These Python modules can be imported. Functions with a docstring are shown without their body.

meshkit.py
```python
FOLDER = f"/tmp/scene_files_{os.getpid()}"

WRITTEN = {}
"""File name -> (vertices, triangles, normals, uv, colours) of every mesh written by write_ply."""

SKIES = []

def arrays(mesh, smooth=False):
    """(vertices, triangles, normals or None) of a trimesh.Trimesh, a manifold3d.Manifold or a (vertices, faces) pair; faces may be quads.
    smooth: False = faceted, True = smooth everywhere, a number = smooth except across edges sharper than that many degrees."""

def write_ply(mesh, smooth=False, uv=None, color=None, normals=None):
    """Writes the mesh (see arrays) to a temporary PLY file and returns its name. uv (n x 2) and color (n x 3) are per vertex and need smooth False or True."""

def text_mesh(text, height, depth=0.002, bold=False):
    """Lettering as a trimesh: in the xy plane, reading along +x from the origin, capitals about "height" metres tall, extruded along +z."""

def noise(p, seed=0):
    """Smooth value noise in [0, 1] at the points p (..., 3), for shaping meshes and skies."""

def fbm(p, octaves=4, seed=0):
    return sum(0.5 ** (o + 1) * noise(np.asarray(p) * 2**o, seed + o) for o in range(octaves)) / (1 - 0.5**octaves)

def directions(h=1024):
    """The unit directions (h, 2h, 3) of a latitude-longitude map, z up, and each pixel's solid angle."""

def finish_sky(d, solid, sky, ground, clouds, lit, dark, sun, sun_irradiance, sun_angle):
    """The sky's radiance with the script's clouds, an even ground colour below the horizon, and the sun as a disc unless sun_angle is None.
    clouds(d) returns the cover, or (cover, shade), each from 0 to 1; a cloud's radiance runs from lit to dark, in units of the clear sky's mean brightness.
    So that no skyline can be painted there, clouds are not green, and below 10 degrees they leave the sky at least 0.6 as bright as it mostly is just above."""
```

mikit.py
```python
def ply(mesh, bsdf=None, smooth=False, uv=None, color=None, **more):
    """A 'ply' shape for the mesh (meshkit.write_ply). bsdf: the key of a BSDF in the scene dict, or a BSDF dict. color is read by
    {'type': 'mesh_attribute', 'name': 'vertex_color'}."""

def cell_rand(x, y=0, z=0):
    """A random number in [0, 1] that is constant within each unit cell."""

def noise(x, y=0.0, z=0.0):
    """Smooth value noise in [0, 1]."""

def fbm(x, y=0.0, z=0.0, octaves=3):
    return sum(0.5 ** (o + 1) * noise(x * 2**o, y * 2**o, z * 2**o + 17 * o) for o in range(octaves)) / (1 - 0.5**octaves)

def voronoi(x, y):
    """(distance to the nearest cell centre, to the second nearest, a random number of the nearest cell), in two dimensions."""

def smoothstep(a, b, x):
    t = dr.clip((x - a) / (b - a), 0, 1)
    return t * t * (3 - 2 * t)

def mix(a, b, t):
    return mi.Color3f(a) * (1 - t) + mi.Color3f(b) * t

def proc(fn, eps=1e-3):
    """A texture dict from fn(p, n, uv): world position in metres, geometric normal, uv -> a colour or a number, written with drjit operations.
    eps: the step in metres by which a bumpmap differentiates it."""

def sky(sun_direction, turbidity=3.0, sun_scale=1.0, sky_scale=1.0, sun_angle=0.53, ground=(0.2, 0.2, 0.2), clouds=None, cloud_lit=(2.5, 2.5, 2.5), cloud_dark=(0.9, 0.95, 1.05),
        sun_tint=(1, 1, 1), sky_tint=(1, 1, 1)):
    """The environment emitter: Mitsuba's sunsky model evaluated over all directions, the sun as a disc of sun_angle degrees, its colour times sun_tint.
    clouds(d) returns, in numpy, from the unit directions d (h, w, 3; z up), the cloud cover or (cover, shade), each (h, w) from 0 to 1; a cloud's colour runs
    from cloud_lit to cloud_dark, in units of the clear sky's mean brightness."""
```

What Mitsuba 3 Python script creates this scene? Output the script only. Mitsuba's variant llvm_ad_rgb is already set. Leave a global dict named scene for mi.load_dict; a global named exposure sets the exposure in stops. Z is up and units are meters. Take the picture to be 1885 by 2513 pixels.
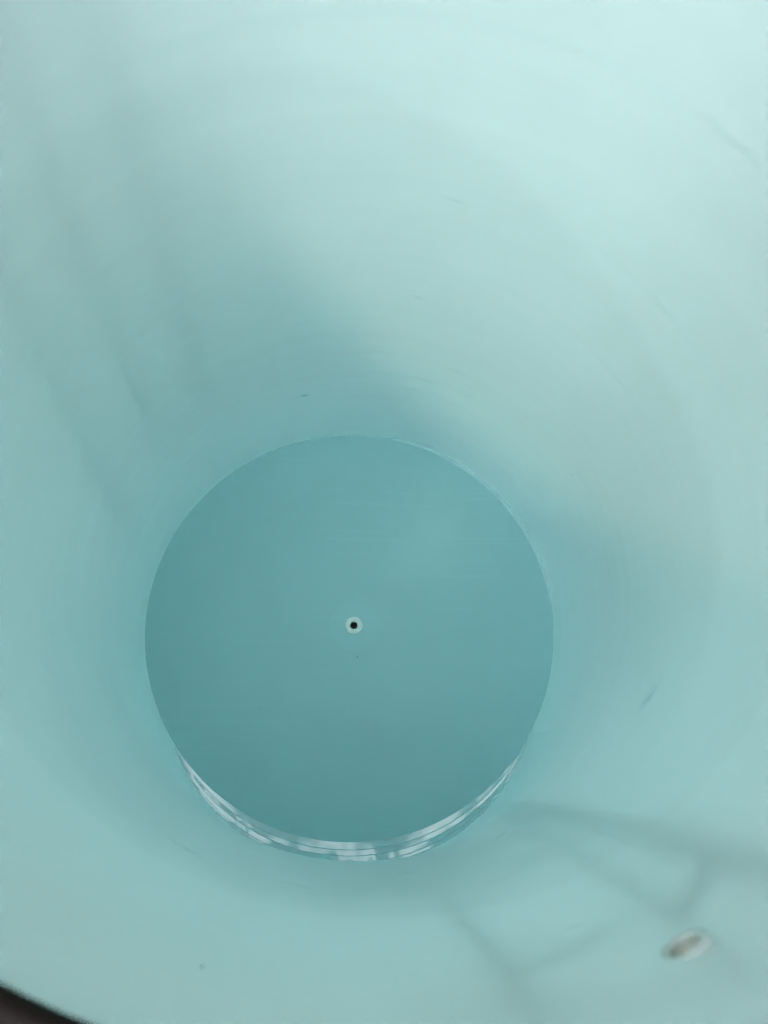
import math
import numpy as np, trimesh, manifold3d as m3, drjit as dr, mitsuba as mi, mikit, meshkit
from mikit import noise, fbm, smoothstep, mix
T = mi.ScalarTransform4f
rng = np.random.default_rng(7)
scene, labels = {}, {}

# ---------------------------------------------------------------- camera, light, exposure
CAM = np.array([-0.01904, -0.08757, 0.45194])
FWD = np.array([0.08251, 0.32950, -0.94054])
UPV = np.array([0.0, 0.94376, 0.33063])
scene['camera'] = {'type': 'thinlens', 'fov': 54.82, 'fov_axis': 'x', 'near_clip': 0.005, 'far_clip': 200.0,
                   'aperture_radius': 0.0006, 'focus_distance': 0.45,
                   'to_world': T().look_at(origin=CAM.tolist(), target=(CAM + FWD).tolist(), up=UPV.tolist())}
SUN_AZ, SUN_EL = math.radians(229), math.radians(53.5)
sun_dir = [math.cos(SUN_EL) * math.cos(SUN_AZ), math.cos(SUN_EL) * math.sin(SUN_AZ), math.sin(SUN_EL)]
def overcast(d):
    """a closed cloud layer, brightest overhead and towards one side"""
    el, az = math.radians(30), math.radians(280)
    glow = np.clip(d @ np.array([math.cos(el) * math.cos(az), math.cos(el) * math.sin(az), math.sin(el)]), -1, 1)
    shade = 1 - np.clip(d[..., 2], 0, 1) - 0.46 * np.exp(-(np.arccos(glow) / math.radians(42)) ** 2)   # an overcast sky is brightest overhead
    return np.ones(d.shape[:2]), np.clip(shade + 0.12 * (meshkit.fbm(d * 2.5, 4, 3) - 0.5), 0, 1)
scene['sky_light'] = mikit.sky(sun_dir, turbidity=3, sun_scale=0.072, sun_tint=(0.92, 1.0, 1.12), sun_angle=8, clouds=overcast,
                               cloud_lit=(3.4, 3.42, 3.52), cloud_dark=(0.85, 0.87, 0.91))
exposure = 3.37

# ---------------------------------------------------------------- materials
def see_through(fn, how_much, rough=0.3):
    """thin plastic that light from outside shines through"""
    return {'type': 'blendbsdf', 'weight': mikit.proc(how_much), 'a': plastic(fn, rough, 0.5),
            'b': {'type': 'principledthin', 'base_color': mikit.proc(fn), 'roughness': 0.5, 'diff_trans': 2.0, 'spec_trans': 0.0}}
def plastic(fn, rough=0.28, spec=0.5):
    return {'type': 'twosided', 'bsdf': {'type': 'principled', 'base_color': mikit.proc(fn), 'roughness': rough, 'specular': spec}}

WALL_C, BASE_C = (0.67, 0.845, 0.846), (0.265, 0.515, 0.54)
SCUFFS = [(0.179, -32.7, 0.0050, 0.0032, 34, 0.15), (0.0640, 103.9, 0.0022, 0.0012, 10, 0.35), (0.2280, -103.0, 0.0038, 0.0007, 8, 0.20), (0.2340, -118.4, 0.0040, 0.0010, 10, 0.14),
          (0.1890, -86.0, 0.0030, 0.0008, 0, 0.14), (0.1630, -67.2, 0.0036, 0.0009, -10, 0.20), (0.2300, 75.0, 0.004, 0.0007, 6, 0.07), (0.165, 78.0, 0.003, 0.0009, 12, 0.08)]
def wall_col(p, n, uv):
    """moulded plastic: bands of slightly different tone, faint rubbed streaks round the wall, a few scuffs"""
    phi = dr.atan2(p.y, p.x)
    t = fbm(p.x * 9 + 3, p.y * 9, p.z * 9, 3)
    line = 0.2145 + 0.0745 * smoothstep(0.26, 2.09, phi)
    on = smoothstep(-0.9, -0.1, phi) * smoothstep(2.75, 2.35, phi)
    band = 0.965 + 0.036 * on * (smoothstep(-0.007, 0.006, p.z - line) - 0.5) + 0.02 * smoothstep(0.262, 0.268, p.z) + 0.015 * smoothstep(0.129, 0.134, p.z)
    streak = fbm(p.x * 9, p.y * 9, p.z * 260, 3) - 0.5
    near = dr.exp(-dr.square((p.z - 0.09) / 0.07))
    c = mi.Color3f(WALL_C) * band * (0.975 + 0.05 * t + streak * (0.012 + 0.03 * near))
    for z, az, a, b, tilt, k in SCUFFS:
        co, si = math.cos(math.radians(tilt)), math.sin(math.radians(tilt))
        du = (p.y * math.cos(math.radians(az)) - p.x * math.sin(math.radians(az)))
        dz = p.z - z
        front = (p.x * math.cos(math.radians(az)) + p.y * math.sin(math.radians(az))) > 0
        e = dr.square((du * co + dz * si) / a) + dr.square((dz * co - du * si) / b)
        m = dr.select(front, dr.exp(-e) * (0.6 + 0.8 * fbm(p.x * 900, p.y * 900, p.z * 900, 2)), 0)
        c = c * (1 - mi.Color3f(1.5, 1.0, 0.9) * k * m)
    return c
def base_col(p, n, uv):
    t = fbm(p.x * 14 + 3, p.y * 14, 1.5, 4)
    fine = fbm(p.x * 160, p.y * 160, 0.3, 3)
    r = dr.sqrt(dr.square(p.x) + dr.square(p.y + 0.003))
    halo = 0.035 * smoothstep(0.0165, 0.0135, r)              # a moulding disc round the drain
    scratch = smoothstep(0.72, 0.80, noise(p.x * 30 + p.y * 900 + 4 * noise(p.x * 20, p.y * 20), p.x * 12, 0.0)) * smoothstep(0.5, 0.7, noise(p.x * 16 + 9, p.y * 16))
    return mi.Color3f(BASE_C) * (0.93 + 0.10 * t + 0.03 * fine + halo + 0.025 * scratch)
def collar_col(p, n, uv):
    return mi.Color3f(0.50, 0.67, 0.63)
def wood_col(p, n, uv):
    g = fbm(p.x * 12, p.y * 90, p.z * 90, 4)
    return mi.Color3f(0.010, 0.007, 0.006) * (0.5 + g)
def cane_col(p, n, uv):
    g = fbm(p.x * 60, p.y * 60, p.z * 12, 3)
    return mi.Color3f(0.035, 0.025, 0.017) * (0.7 + 0.6 * g)
def lip_col(p, n, uv):
    return mi.Color3f(0.74, 0.86, 0.85)
def bore_col(p, n, uv):
    return mi.Color3f(0.42, 0.49, 0.45)
def concrete_col(p, n, uv):
    t = fbm(p.x * 40, p.y * 40, p.z * 40, 4)
    return mi.Color3f(0.50, 0.49, 0.47) * (0.7 + 0.6 * t)
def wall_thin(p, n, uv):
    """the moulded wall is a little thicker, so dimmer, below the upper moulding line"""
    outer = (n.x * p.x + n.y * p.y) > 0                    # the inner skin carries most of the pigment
    thin = 0.105 + 0.155 * smoothstep(0.1, 0.75, (p.x * 0.85 - p.y * 0.53) / dr.sqrt(p.x * p.x + p.y * p.y)) + 0.11 * smoothstep(0.6, 0.95, (p.y * 0.5 - p.x * 0.866) / dr.sqrt(p.x * p.x + p.y * p.y))   # lets more light in on two sides, so the stem shadows show
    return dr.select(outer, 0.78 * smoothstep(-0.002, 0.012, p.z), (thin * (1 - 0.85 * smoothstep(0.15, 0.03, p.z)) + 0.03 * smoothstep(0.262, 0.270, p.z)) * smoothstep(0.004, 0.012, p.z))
def wall_rough(p, n, uv):
    return 0.30 + 0 * p.x
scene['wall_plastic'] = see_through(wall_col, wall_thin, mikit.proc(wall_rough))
scene['cove_plastic'] = {'type': 'twosided', 'bsdf': {'type': 'principled', 'base_color': mikit.proc(base_col), 'roughness': 0.07, 'eta': 1.85}}
scene['base_plastic'] = plastic(base_col, 0.6, 0.25)
scene['collar_plastic'] = plastic(collar_col, 0.45)
scene['lip_plastic'] = see_through(lip_col, lambda p, n, uv: mi.Float(0.35) + 0 * p.x)
scene['bore_plastic'] = plastic(bore_col, 0.6)
scene['concrete'] = {'type': 'diffuse', 'reflectance': mikit.proc(concrete_col)}
scene['trim_rubber'] = {'type': 'twosided', 'bsdf': {'type': 'principled', 'base_color': {'type': 'rgb', 'value': [0.007, 0.005, 0.0045]}, 'roughness': 0.6, 'specular': 0.2}}
scene['dark_wood'] = plastic(wood_col, 0.7, 0.2)
scene['added_fence_wood'] = plastic(lambda p, n, uv: mi.Color3f(0.11, 0.10, 0.09) * (0.6 + 0.8 * fbm(p.x * 40, p.y * 40, p.z * 4, 3)), 0.8, 0.2)
scene['bark'] = plastic(cane_col, 0.8, 0.2)
scene['cane'] = plastic(cane_col, 0.6, 0.3)
scene['cloth'] = {'type': 'twosided', 'bsdf': {'type': 'diffuse', 'reflectance': {'type': 'rgb', 'value': [0.12, 0.12, 0.12]}}}
scene['speck_dirt'] = {'type': 'diffuse', 'reflectance': {'type': 'rgb', 'value': [0.03, 0.05, 0.06]}}

def add(key, mesh, bsdf, smooth=30, **lab):
    scene[key] = mikit.ply(mesh, bsdf, smooth=smooth)
    if lab:
        labels[key] = lab

# ---------------------------------------------------------------- the ground
g = np.linspace(-1, 1, 41)
gx, gy = np.meshgrid(np.sign(g) * np.abs(g) ** 3 * 30, np.sign(g) * np.abs(g) ** 3 * 30, indexing='ij')
gz = -0.03 + 0.006 * (meshkit.fbm(np.stack([gx * 6, gy * 6, gx * 0], -1), 3) - 0.5)
idx = np.arange(41 * 41).reshape(41, 41)
quads = np.stack([idx[:-1, :-1], idx[1:, :-1], idx[1:, 1:], idx[:-1, 1:]], -1).reshape(-1, 4)
add('ground', (np.stack([gx, gy, gz], -1).reshape(-1, 3), quads), 'concrete', True, kind='structure', label='pale concrete ground outside the pot')

# ---------------------------------------------------------------- unseen walls, added to cut the low skylight on two sides
def brick_col(p, n, uv):
    return mi.Color3f(0.24, 0.235, 0.225) * (0.8 + 0.4 * fbm(p.x * 12, p.y * 12, p.z * 12, 3))
scene['white_render'] = {'type': 'diffuse', 'reflectance': mikit.proc(lambda p, n, uv: brick_col(p, n, uv) * 2.2)}
scene['render_coat'] = {'type': 'diffuse', 'reflectance': mikit.proc(brick_col)}
def slab(x0, x1, y0, y1, z0, z1):
    m = trimesh.creation.box(bounds=[[x0, y0, z0], [x1, y1, z1]])
    return m
add('added_back_wall', slab(-2.2, 0.75, 0.45, 0.65, -0.1, 2.0), 'render_coat', False, label='added pale grey wall behind the pot, cutting low skylight', category='wall')
add('added_side_wall', slab(0.75, 0.95, -2.0, 0.65, -0.1, 2.6), 'white_render', False, label='added pale grey wall to the right of the pot, cutting low skylight and bouncing light back', category='wall')

# ---------------------------------------------------------------- the pot
R0, RT, H, TH = 0.125, 0.11875, 0.36215, 0.0020
def lines(phi):
    """heights of the moulding creases round the wall (the middle one runs askew)"""
    a = np.clip((np.angle(np.exp(1j * phi)) - 0.26) / 1.83, 0, 1)
    return 0.2145 + 0.0745 * a * a * (3 - 2 * a)

def softstep(x, w):
    return 0.5 * (1 + np.tanh(x / w))

def softplus(x, w):
    return w * np.log1p(np.exp(np.clip(x / w, -40, 40)))

def cove_width(phi):
    """the foot of the wall is uneven: a broad stepped ledge on one side, hardly any elsewhere"""
    a = np.degrees(np.angle(np.exp(1j * (phi + math.pi / 2))))
    b = np.degrees(np.angle(np.exp(1j * (phi - math.radians(42)))))
    return 0.00012 + 0.0124 * np.clip(np.cos(np.radians(np.clip(a * 90 / 56, -90, 90))), 0, 1) ** 0.8 + 0.0030 * np.clip(np.cos(np.radians(np.clip(b * 90 / 48, -90, 90))), 0, 1)
COVE_H = 0.0050
DENTS = [(0.179, -32.5, 0.010, 0.0022, 0.0006, 40), (0.0632, 103.9, 0.0035, 0.0016, 0.0005, 10), (0.228, -103, 0.0055, 0.0010, 0.0005, 8),
         (0.234, -118.4, 0.0060, 0.0012, 0.0005, 10), (0.189, -86, 0.0045, 0.0016, -0.0005, 0), (0.163, -67.2, 0.005, 0.0016, -0.0006, -10),
         (0.060, -67.0, 0.006, 0.002, 0.0010, 20)]
def inner_radius(phi, z):
    r = R0 + (RT - R0) * z / H
    # creases: the wall flares a little more above each of them
    q = np.clip((z - 0.005) / 0.125, 0, 1)
    r = r + cove_width(phi) * (1 - q * q * (3 - 2 * q))      # the foot spreads below the lowest moulding line
    r = r + math.tan(math.radians(1.0)) * (softplus(z - lines(phi), 0.004) - 0.130) * softstep(z - 0.14, 0.03)
    r = r - 0.0002 * softstep(0.132 - z, 0.004)
    r = r + 0.0002 * softstep(z - 0.266, 0.004)
    for zr, ar in ((0.165, 5e-5), (0.192, 7e-5), (0.215, 4e-5), (0.238, 7e-5), (0.30, 5e-5), (0.112, 6e-5), (0.088, 7e-5), (0.06, 6e-5)):
        zz = z - zr - 0.002 * np.sin(phi + zr * 90)
        r = r - 2.6 * ar * zz / 0.0018 * np.exp(-(zz / 0.0025) ** 2) * (0.3 + meshkit.noise(np.stack([np.cos(phi) * 1.5, np.sin(phi) * 1.5, z * 0 + zr * 50], -1), 8))
    # waviness of the moulding, stronger towards the base
    r = r + 0.00022 * np.sin(z * 2 * np.pi / 0.021 + 0.6 * np.sin(phi * 2)) * np.exp(-z / 0.06)
    r = r + 0.0010 * (meshkit.fbm(np.stack([np.cos(phi) * 1.6, np.sin(phi) * 1.6, z * 7], -1), 3, 5) - 0.5)
    for zc, az, a, b, d, tilt in DENTS:
        du = (np.angle(np.exp(1j * (phi - math.radians(az))))) * 0.12
        dz = z - zc
        c, s = math.cos(math.radians(tilt)), math.sin(math.radians(tilt))
        uu, vv = (du * c + dz * s) / a, (-du * s + dz * c) / b
        r = r + d * np.exp(-(uu ** 2 + vv ** 2) * 1.2)
    return r

NP = 720
phi = np.arange(NP) * 2 * np.pi / NP
FIL = COVE_H
R_BASE = 0.1250
def lip(z):
    """wall thickness, thinning towards the rim"""
    return 0.0008 + (TH - 0.0008) * min(1.0, max(0.0, (H - z) / 0.02))

def wall_solid():
    rows = []          # (r(phi), z) rows of a closed loop profile
    r_at = inner_radius(phi, np.full(NP, FIL))
    r0 = np.full(NP, R_BASE)
    rows.append((r_at + 0.0002, np.full(NP, -0.003)))
    rows.append((r_at, np.full(NP, -0.001)))
    rows.append((r_at, np.full(NP, COVE_H)))
    zs = np.linspace(FIL, H - TH / 2, 320)[1:]
    for z in zs:
        rows.append((inner_radius(phi, np.full(NP, z)), np.full(NP, z)))
    r_in = inner_radius(phi, np.full(NP, H - TH / 2))
    LT = lip(H)
    for k in range(1, 9):
        t = k / 8 * math.pi
        rows.append((r_in + LT / 2 - LT / 2 * math.cos(t), np.full(NP, H - TH / 2 + LT / 2 * math.sin(t))))
    for z in np.linspace(H - TH / 2, -0.018, 60)[1:]:
        rows.append((np.full(NP, 0) + inner_radius(phi, np.full(NP, max(z, FIL))) + lip(z), np.full(NP, z)))
    rows.append((r_at + TH - 0.001, np.full(NP, -0.018)))
    return loop(rows)

def loop(rows):
    rr = np.array([r for r, _ in rows]); zz = np.array([z for _, z in rows])
    v = np.stack([rr * np.cos(phi), rr * np.sin(phi), zz], -1).reshape(-1, 3)
    n = len(rows)
    i, j = np.meshgrid(np.arange(n), np.arange(NP), indexing='ij')
    i2, j2 = (i + 1) % n, (j + 1) % NP
    a, b, c, d = i * NP + j, i * NP + j2, i2 * NP + j2, i2 * NP + j
    f = np.concatenate([np.stack([a, c, b], -1).reshape(-1, 3), np.stack([a, d, c], -1).reshape(-1, 3)])
    t = trimesh.Trimesh(v, f, process=False)
    if t.volume < 0:
        f = f[:, ::-1]
    return m3.Manifold(m3.Mesh(v.astype(np.float32), f.astype(np.uint32)))

def cove_solid():
    rows = []
    r_at = inner_radius(phi, np.full(NP, FIL))
    r0 = R_BASE + 0.0007 * (meshkit.fbm(np.stack([np.cos(phi) * 3, np.sin(phi) * 3, 0 * phi], -1), 4, 11) - 0.5)
    # shallow turned steps: nearly level treads that lean a little inwards, with small risers between
    w = r_at - 0.0001 - r0
    wob = 0.035 * (meshkit.fbm(np.stack([np.cos(phi) * 9, np.sin(phi) * 9, 0 * phi], -1), 3, 21) - 0.5)
    lean_in = 4.5 * (meshkit.fbm(np.stack([np.cos(phi) * 6, np.sin(phi) * 6, 0 * phi + 3], -1), 3, 33) - 0.5)
    z = np.zeros(NP)
    s_prev = np.zeros(NP)
    rows.append((r0, z.copy()))
    for k, (s0, s1) in enumerate(TREADS):
        for t in np.linspace(0, 1, 7)[1:]:
            sx = (s0 + (s1 - 0.03 - s0) * t) + (wob if k else wob * t)
            z = z + np.maximum(sx - s_prev, 0) * w * np.tan(np.radians(TILT + 1.5 * (k % 2) + lean_in * (1 + 0.5 * k)))
            s_prev = sx
            rows.append((r0 + w * sx, z.copy()))
        if k < len(TREADS) - 1:
            for t in (0.35, 0.7, 1.0):
                rows.append((r0 + w * (s1 - 0.03 + 0.03 * t + wob), z + 0.0007 * (w / 0.012) * t))
            z = z + 0.0007 * (w / 0.012)
            s_prev = s1 + wob
    rows.append((r_at + 0.0003, z.copy()))
    rows.append((r_at + 0.0003, np.full(NP, -0.004)))
    rows.append((r0, np.full(NP, -0.0046)))
    return loop(rows)
TREADS, TILT = [(0.0, 0.33), (0.33, 0.57), (0.57, 0.83), (0.83, 0.97)], 6.0
HOLE_AZ, HOLE_Z, HOLE_R = math.radians(-73.0), 0.3303, 0.0028
HOLE_DIR = math.radians(-60.0)       # drilled a little askew
od = np.array([math.cos(HOLE_DIR), math.sin(HOLE_DIR), 0.0])
hd = np.array([math.cos(HOLE_AZ), math.sin(HOLE_AZ), 0.0])
hr = float(inner_radius(np.array([HOLE_AZ]), np.array([HOLE_Z]))[0])
def along(mf, r):
    return mf.rotate((0, 90, math.degrees(HOLE_DIR))).translate((hd * hr + od * r + [0, 0, HOLE_Z]).tolist())
bore_cut = along(m3.Manifold.cylinder(0.03, HOLE_R + 0.0009, HOLE_R + 0.0009, 64), -0.006)
wall = wall_solid() - bore_cut
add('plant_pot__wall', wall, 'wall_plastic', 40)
add('plant_pot__cove', cove_solid(), 'cove_plastic', 40, label='shiny ridged curve where the wall meets the base')

# the sleeve of the side hole: a pale flared lip that runs out through the wall
def hole_ring(key, pr, bsdf, lab):
    sl = trimesh.creation.revolve(np.array(pr + pr[:1]), sections=72)
    sl.apply_transform(trimesh.transformations.rotation_matrix(math.pi / 2, [0, 1, 0]))
    sl.apply_transform(trimesh.transformations.rotation_matrix(HOLE_DIR, [0, 0, 1]))
    sl.apply_translation(hd * (hr - 0.0006) + [0, 0, HOLE_Z])
    add(key, sl, bsdf, 50, label=lab)
hole_ring('plant_pot__side_hole_lip', [(HOLE_R + 0.0013, 0.0012), (HOLE_R + 0.0012, 0.0001), (HOLE_R + 0.0009, -0.0003), (HOLE_R + 0.0005, -0.0004), (HOLE_R + 0.0001, -0.0002), (HOLE_R, 0.0002), (HOLE_R + 0.0002, 0.0008), (HOLE_R + 0.0010, 0.0012)],
          'lip_plastic', 'paler rounded lip of the small hole near the rim')
hole_ring('plant_pot__side_hole_sleeve', [(HOLE_R + 0.0001, 0.0002), (HOLE_R, 0.0006), (HOLE_R - 0.0001, TH + 0.0007), (HOLE_R + 0.0008, TH + 0.0007), (HOLE_R + 0.0008, 0.0010), (HOLE_R + 0.0003, 0.0006)],
          'bore_plastic', 'pale grey inside of the small round hole near the rim')

# a dark edging strip pressed over the rim
rows = []
for k in range(25):
    t = math.pi * (k / 24 * 1.5 - 0.25)
    rows.append((inner_radius(phi, np.full(NP, H)) + lip(H) / 2 - 0.0018 * math.cos(t) + 0.0008, np.full(NP, H + 0.0004 + 0.0016 * math.sin(t))))
rows.append((inner_radius(phi, np.full(NP, H)) + lip(H) / 2, np.full(NP, H - 0.0020)))
add('plant_pot__rim_trim', loop(rows), 'trim_rubber', 40, label='dark brown edging strip on the rim')

# the base: a disc with a countersunk drain hole
DX, DY = 0.0, -0.0030
def revolve(profile, n=240):
    return trimesh.creation.revolve(np.array(profile), sections=n)
r_foot = R_BASE + 0.0015
DR = 0.00215
def base_mesh():
    """top sheet with slight unevenness, joined to a rim and underside; the hole is left open"""
    ang = np.arange(360) * 2 * np.pi / 360
    rad = np.concatenate([[0.0052], 0.0052 + np.linspace(0, 1, 50)[1:] ** 1.2 * (r_foot - 0.0052)])
    top, V = [], []
    for q in rad:
        w = (q - 0.0052) / (r_foot - 0.0052)
        cx, cy = DX * (1 - w), DY * (1 - w)
        x, y = cx + q * np.cos(ang), cy + q * np.sin(ang)
        z = 0.0004 * (meshkit.fbm(np.stack([x * 30, y * 30, x * 0], -1), 3, 2) - 0.5) * min(1, 12 * w * (1 - w)) + 0.0006 * np.exp(-((q - 0.0052) / 0.006) ** 2) - 0.0006 * (1 - w) - 0.00005
        V.append(np.stack([x, y, z], -1))
    V.append(np.stack([r_foot * np.cos(ang), r_foot * np.sin(ang), np.full(360, -0.004)], -1))
    V.append(np.stack([DX + 0.0052 * np.cos(ang), DY + 0.0052 * np.sin(ang), np.full(360, -0.004)], -1))
    n = len(V); V = np.concatenate(V)
    i, j = np.meshgrid(np.arange(n), np.arange(360), indexing='ij')
    i2, j2 = (i + 1) % n, (j + 1) % 360
    return V, np.stack([i * 360 + j, i2 * 360 + j, i2 * 360 + j2, i * 360 + j2], -1).reshape(-1, 4)
add('plant_pot__base', base_mesh(), 'base_plastic', 40, label='flat teal base inside the pot')
pr = [(0.0053, -0.0042), (0.0053, 0.0006), (0.0048, 0.0008), (0.0030, 0.0006), (0.0024, 0.0003), (DR, -0.0002), (DR + 0.0009, -0.006), (0.0040, -0.006), (0.0040, -0.0042)]
col = trimesh.creation.revolve(np.array(pr + pr[:1]), sections=96)
col.apply_translation([DX, DY, 0])
add('plant_pot__drain_hole_collar', col, 'collar_plastic', 30, label='pale ring round the drain hole in the centre of the base')
labels['plant_pot'] = {'label': 'tall pale turquoise plastic plant pot, seen from above into its round inside', 'category': 'plant pot'}

# ---------------------------------------------------------------- specks of dirt
def wall_point(az, z):
    r = float(inner_radius(np.array([math.radians(az)]), np.array([z]))[0])
    return np.array([r * math.cos(math.radians(az)), r * math.sin(math.radians(az)), z])
def speck(key, c, s, lab):
    m = trimesh.creation.icosphere(2, s)
    m.vertices *= 1 + 0.35 * (meshkit.fbm(m.vertices / s * 1.3 + len(labels), 2)[:, None] - 0.5)
    m.vertices *= [1.2, 0.8, 0.6]
    m.apply_translation(c)
    add(key, m, 'speck_dirt', True, label=lab, category='dirt speck')
speck('dirt_speck', [0.0019, -0.0225, 0.0004], 0.00035, 'tiny dark dirt speck on the flat base just below the drain hole')
speck('dirt_speck_001', wall_point(-107.8, 0.3278), 0.00025, 'tiny black dirt speck on the wall near the rim at lower left')
speck('dirt_speck_002', wall_point(26.3, 0.1044), 0.0003, 'tiny dark dirt speck on the wall right of the base')

# ---------------------------------------------------------------- unseen things added round the pot to shade it and shape its light
def outer_point(az, z, gap):
    r = float(inner_radius(np.array([math.radians(az)]), np.array([max(z, FIL)]))[0]) + TH + gap
    return np.array([r * math.cos(math.radians(az)), r * math.sin(math.radians(az)), z])
def stem(key, path, seed):
    """an added stem outside the wall, its shade showing through as a streak: path = (azimuth, height, radius, gap to the wall)"""
    p = np.array(path, float)
    t = np.concatenate([[0], np.cumsum(np.hypot(np.diff(p[:, 0]) * 0.0021, np.diff(p[:, 1])))])
    q = np.linspace(0, t[-1], max(8, int(t[-1] / 0.004)))
    az, z, rad, gap = (np.interp(q, t, p[:, k]) for k in range(4))
    k = np.stack([q * 60, q * 0 + seed, q * 0], -1)
    az = az + 0.5 * (meshkit.noise(k, seed) - 0.5)
    rad = rad * (0.8 + 0.4 * meshkit.noise(k * 2.3, seed + 1))
    c = np.array([outer_point(a_, z_, r_ + g_) for a_, z_, r_, g_ in zip(az, z, rad, gap)])
    d = np.gradient(c, axis=0); d /= np.linalg.norm(d, axis=1, keepdims=True)
    n1 = np.stack([np.cos(np.radians(az)), np.sin(np.radians(az)), 0 * az], -1)
    n1 -= d * (n1 * d).sum(1, keepdims=True); n1 /= np.linalg.norm(n1, axis=1, keepdims=True)
    n2 = np.cross(d, n1)
    A = np.arange(10) * 2 * np.pi / 10
    v = (c[:, None] + rad[:, None, None] * (np.cos(A)[None, :, None] * n1[:, None] + np.sin(A)[None, :, None] * n2[:, None])).reshape(-1, 3)
    i, j = np.meshgrid(np.arange(len(q) - 1), np.arange(10), indexing='ij')
    f = np.stack([i * 10 + j, i * 10 + (j + 1) % 10, (i + 1) * 10 + (j + 1) % 10, (i + 1) * 10 + j], -1).reshape(-1, 4)
    f = np.vstack([f[:, [0, 1, 2]], f[:, [0, 2, 3]]])
    m = len(q)
    v = np.vstack([v, c[:1], c[-1:]])
    caps = [[m * 10, (k + 1) % 10, k] for k in range(10)] + [[m * 10 + 1, (m - 1) * 10 + k, (m - 1) * 10 + (k + 1) % 10] for k in range(10)]
    add(key, trimesh.Trimesh(v, np.vstack([f, caps]), process=False), 'bark', True)
stem('added_vine__stem', [(-56.5, -0.016, .0030, .005), (-57.3, 0.066, .0028, .0022), (-59.2, 0.152, .0036, .0003), (-60.5, 0.23, .0042, .0008), (-61.6, 0.29, .0046, .0016), (-63.0, 0.345, .0046, .003)], 1)
stem('added_vine__stem_001', [(-58.3, 0.10, .0014, .0003), (-61.3, 0.125, .0014, .0006), (-64.0, 0.177, .0016, .0005), (-66.6, 0.243, .0018, .001), (-69.8, 0.308, .0014, .002), (-73.5, 0.352, .0012, .002)], 2)
stem('added_vine__stem_002', [(-66.6, 0.221, .0008, .0012), (-74.0, 0.235, .0010, .0012), (-80, 0.246, .0008, .0014)], 3)
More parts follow.
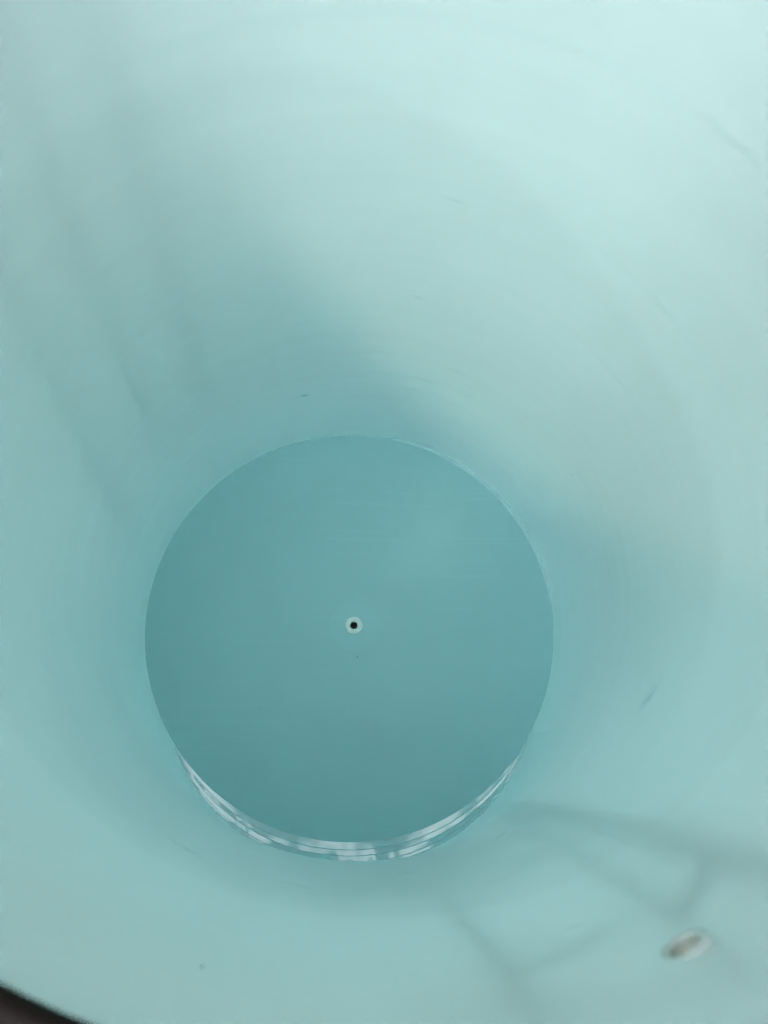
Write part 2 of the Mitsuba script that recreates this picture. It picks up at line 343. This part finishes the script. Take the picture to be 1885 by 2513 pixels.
stem('added_vine__stem_003', [(-85.0, 0.215, .0012, .0016), (-84.6, 0.265, .0018, .0010), (-84.8, 0.297, .0018, .0010), (-85.0, 0.318, .0018, .0012), (-86.2, 0.348, .0016, .002)], 4)
stem('added_vine__stem_004', [(-62.0, 0.300, .0024, .0012), (-68.5, 0.314, .0020, .0012), (-71.3, 0.321, .0012, .0012)], 5)
stem('added_vine__stem_005', [(-85.0, 0.320, .0012, .0018), (-78.7, 0.314, .0010, .0018), (-74.3, 0.308, .0008, .0018)], 6)
stem('added_vine__stem_006', [(-92.0, 0.335, .004, .010), (-82, 0.347, .0055, .013), (-74.0, 0.354, .0055, .014), (-66, 0.352, .0035, .012)], 12)  # added to keep direct sun out of the side hole
labels['added_vine'] = {'label': 'added branching stems outside the pot that cast the streaks below the side hole', 'category': 'vine'}
stem('added_vine_001__stem', [(130.0, -0.016, .003, .014), (131.0, 0.08, .0028, .005), (131.0, 0.15, .0026, .0012), (131.0, 0.28, .0032, .0014), (131.5, 0.345, .004, .003)], 7)
stem('added_vine_001__stem_001', [(147.0, -0.016, .003, .014), (147.0, 0.08, .0028, .005), (146.0, 0.15, .0027, .0012), (144.0, 0.28, .0034, .0014), (142.0, 0.345, .004, .002)], 8)
stem('added_vine_001__stem_002', [(165.0, -0.016, .003, .014), (165, 0.08, .0028, .005), (163.0, 0.15, .0027, .0014), (157.0, 0.28, .0034, .0014), (152.0, 0.345, .004, .002)], 9)
labels['added_vine_001'] = {'label': 'added upright stems outside the pot that cast soft bands on the left wall', 'category': 'vine'}

def crate():
    """an added dark planked box that shades the pot wall at lower left"""
    az = math.radians(-114)
    M = np.eye(4)
    M[:3, 0] = [-math.sin(az), math.cos(az), 0]; M[:3, 1] = [math.cos(az), math.sin(az), 0]; M[:3, 3] = [0.1345 * math.cos(az), 0.1345 * math.sin(az), 0]
    def put(key, x0, x1, y0, y1, z0, z1, **lab):
        m = m3.Manifold.hull(m3.Manifold.cube((x1 - x0, y1 - y0 - .002, z1 - z0 - .002)).translate((x0, y0 + .001, z0 + .001)) + m3.Manifold.cube((x1 - x0 - .002, y1 - y0, z1 - z0)).translate((x0 + .001, y0, z0)))
        q = m.to_mesh(); t = trimesh.Trimesh(q.vert_properties[:, :3], q.tri_verts); t.apply_transform(M)
        add(key, t, 'dark_wood', False, **lab)
    W, D, n = 0.13, 0.16, 0
    for k, (z0, z1) in enumerate([(0.075, 0.157), (0.162, 0.268)]):
        for x0, x1, y0, y1 in [(-W, W, 0, 0.012), (-W, W, D, D + 0.012), (-W, -W + 0.012, 0.013, D - 0.001), (W - 0.012, W, 0.013, D - 0.001)]:
            put('added_crate__plank' + ('_%03d' % n if n else ''), x0, x1, y0, y1, z0, z1); n += 1
    put('added_crate__floor_board', -W + 0.013, W - 0.013, 0.013, D - 0.001, 0.08, 0.09)
    for k, (x, y) in enumerate([(-W + 0.013, 0.013), (W - 0.041, 0.013), (-W + 0.013, D - 0.029), (W - 0.041, D - 0.029)]):
        put('added_crate__leg' + ('_%03d' % k if k else ''), x, x + 0.028, y, y + 0.028, -0.032, 0.079)
    labels['added_crate'] = {'label': 'added dark brown crate outside the pot, shading its wall at bottom left', 'category': 'crate'}
crate()


# added rails overhead, mirrored as dark gaps in the glints at the foot
def rail(key, x0, x1):
    add(key, slab(x0, x1, -0.5, 0.64, 2.02, 2.08), 'cane', False)
rail('added_pergola__rail', -0.040, 0.020)
rail('added_pergola__rail_001', 0.080, 0.160)
add('added_pergola__cross_beam', slab(-0.6, 0.94, -0.58, -0.501, 2.0, 2.1), 'cane', False)
labels['added_pergola'] = {'label': 'added brown rails above the pot that break up the glints at its foot', 'category': 'added_pergola'}

mat = m3.Manifold.hull(m3.Manifold.cube((0.34, 0.30, 0.008)).translate((0.002, 0.002, 0)) + m3.Manifold.cube((0.344, 0.304, 0.006)))  # added dark slab, so the side hole looks out onto something dark
add('added_mat', mat.rotate((0, 0, -38)).translate((0.13, -0.02, -0.0285)), 'trim_rubber', False, label='added dark mat on the ground, darkening the view through the side hole', category='mat')

# an added board fence that blocks low skylight towards the sun side
def fence():
    az = math.radians(216)
    n = 0
    for k in range(11):
        m = trimesh.creation.box(bounds=[[1.20, -0.83 + 0.15 * k, -0.05], [1.22, -0.686 + 0.15 * k, 1.50]])
        m.apply_transform(trimesh.transformations.rotation_matrix(az, [0, 0, 1]))
        add('added_fence__plank' + ('_%03d' % n if n else ''), m, 'added_fence_wood', False); n += 1
    for k, z in enumerate((0.3, 1.2)):
        m = trimesh.creation.box(bounds=[[1.221, -0.83, z], [1.26, 0.80, z + 0.08]])
        m.apply_transform(trimesh.transformations.rotation_matrix(az, [0, 0, 1]))
        add('added_fence__rail' + ('_%03d' % k if k else ''), m, 'added_fence_wood', False)
    labels['added_fence'] = {'label': 'added grey board fence blocking low skylight on the sun side', 'category': 'fence'}
fence()
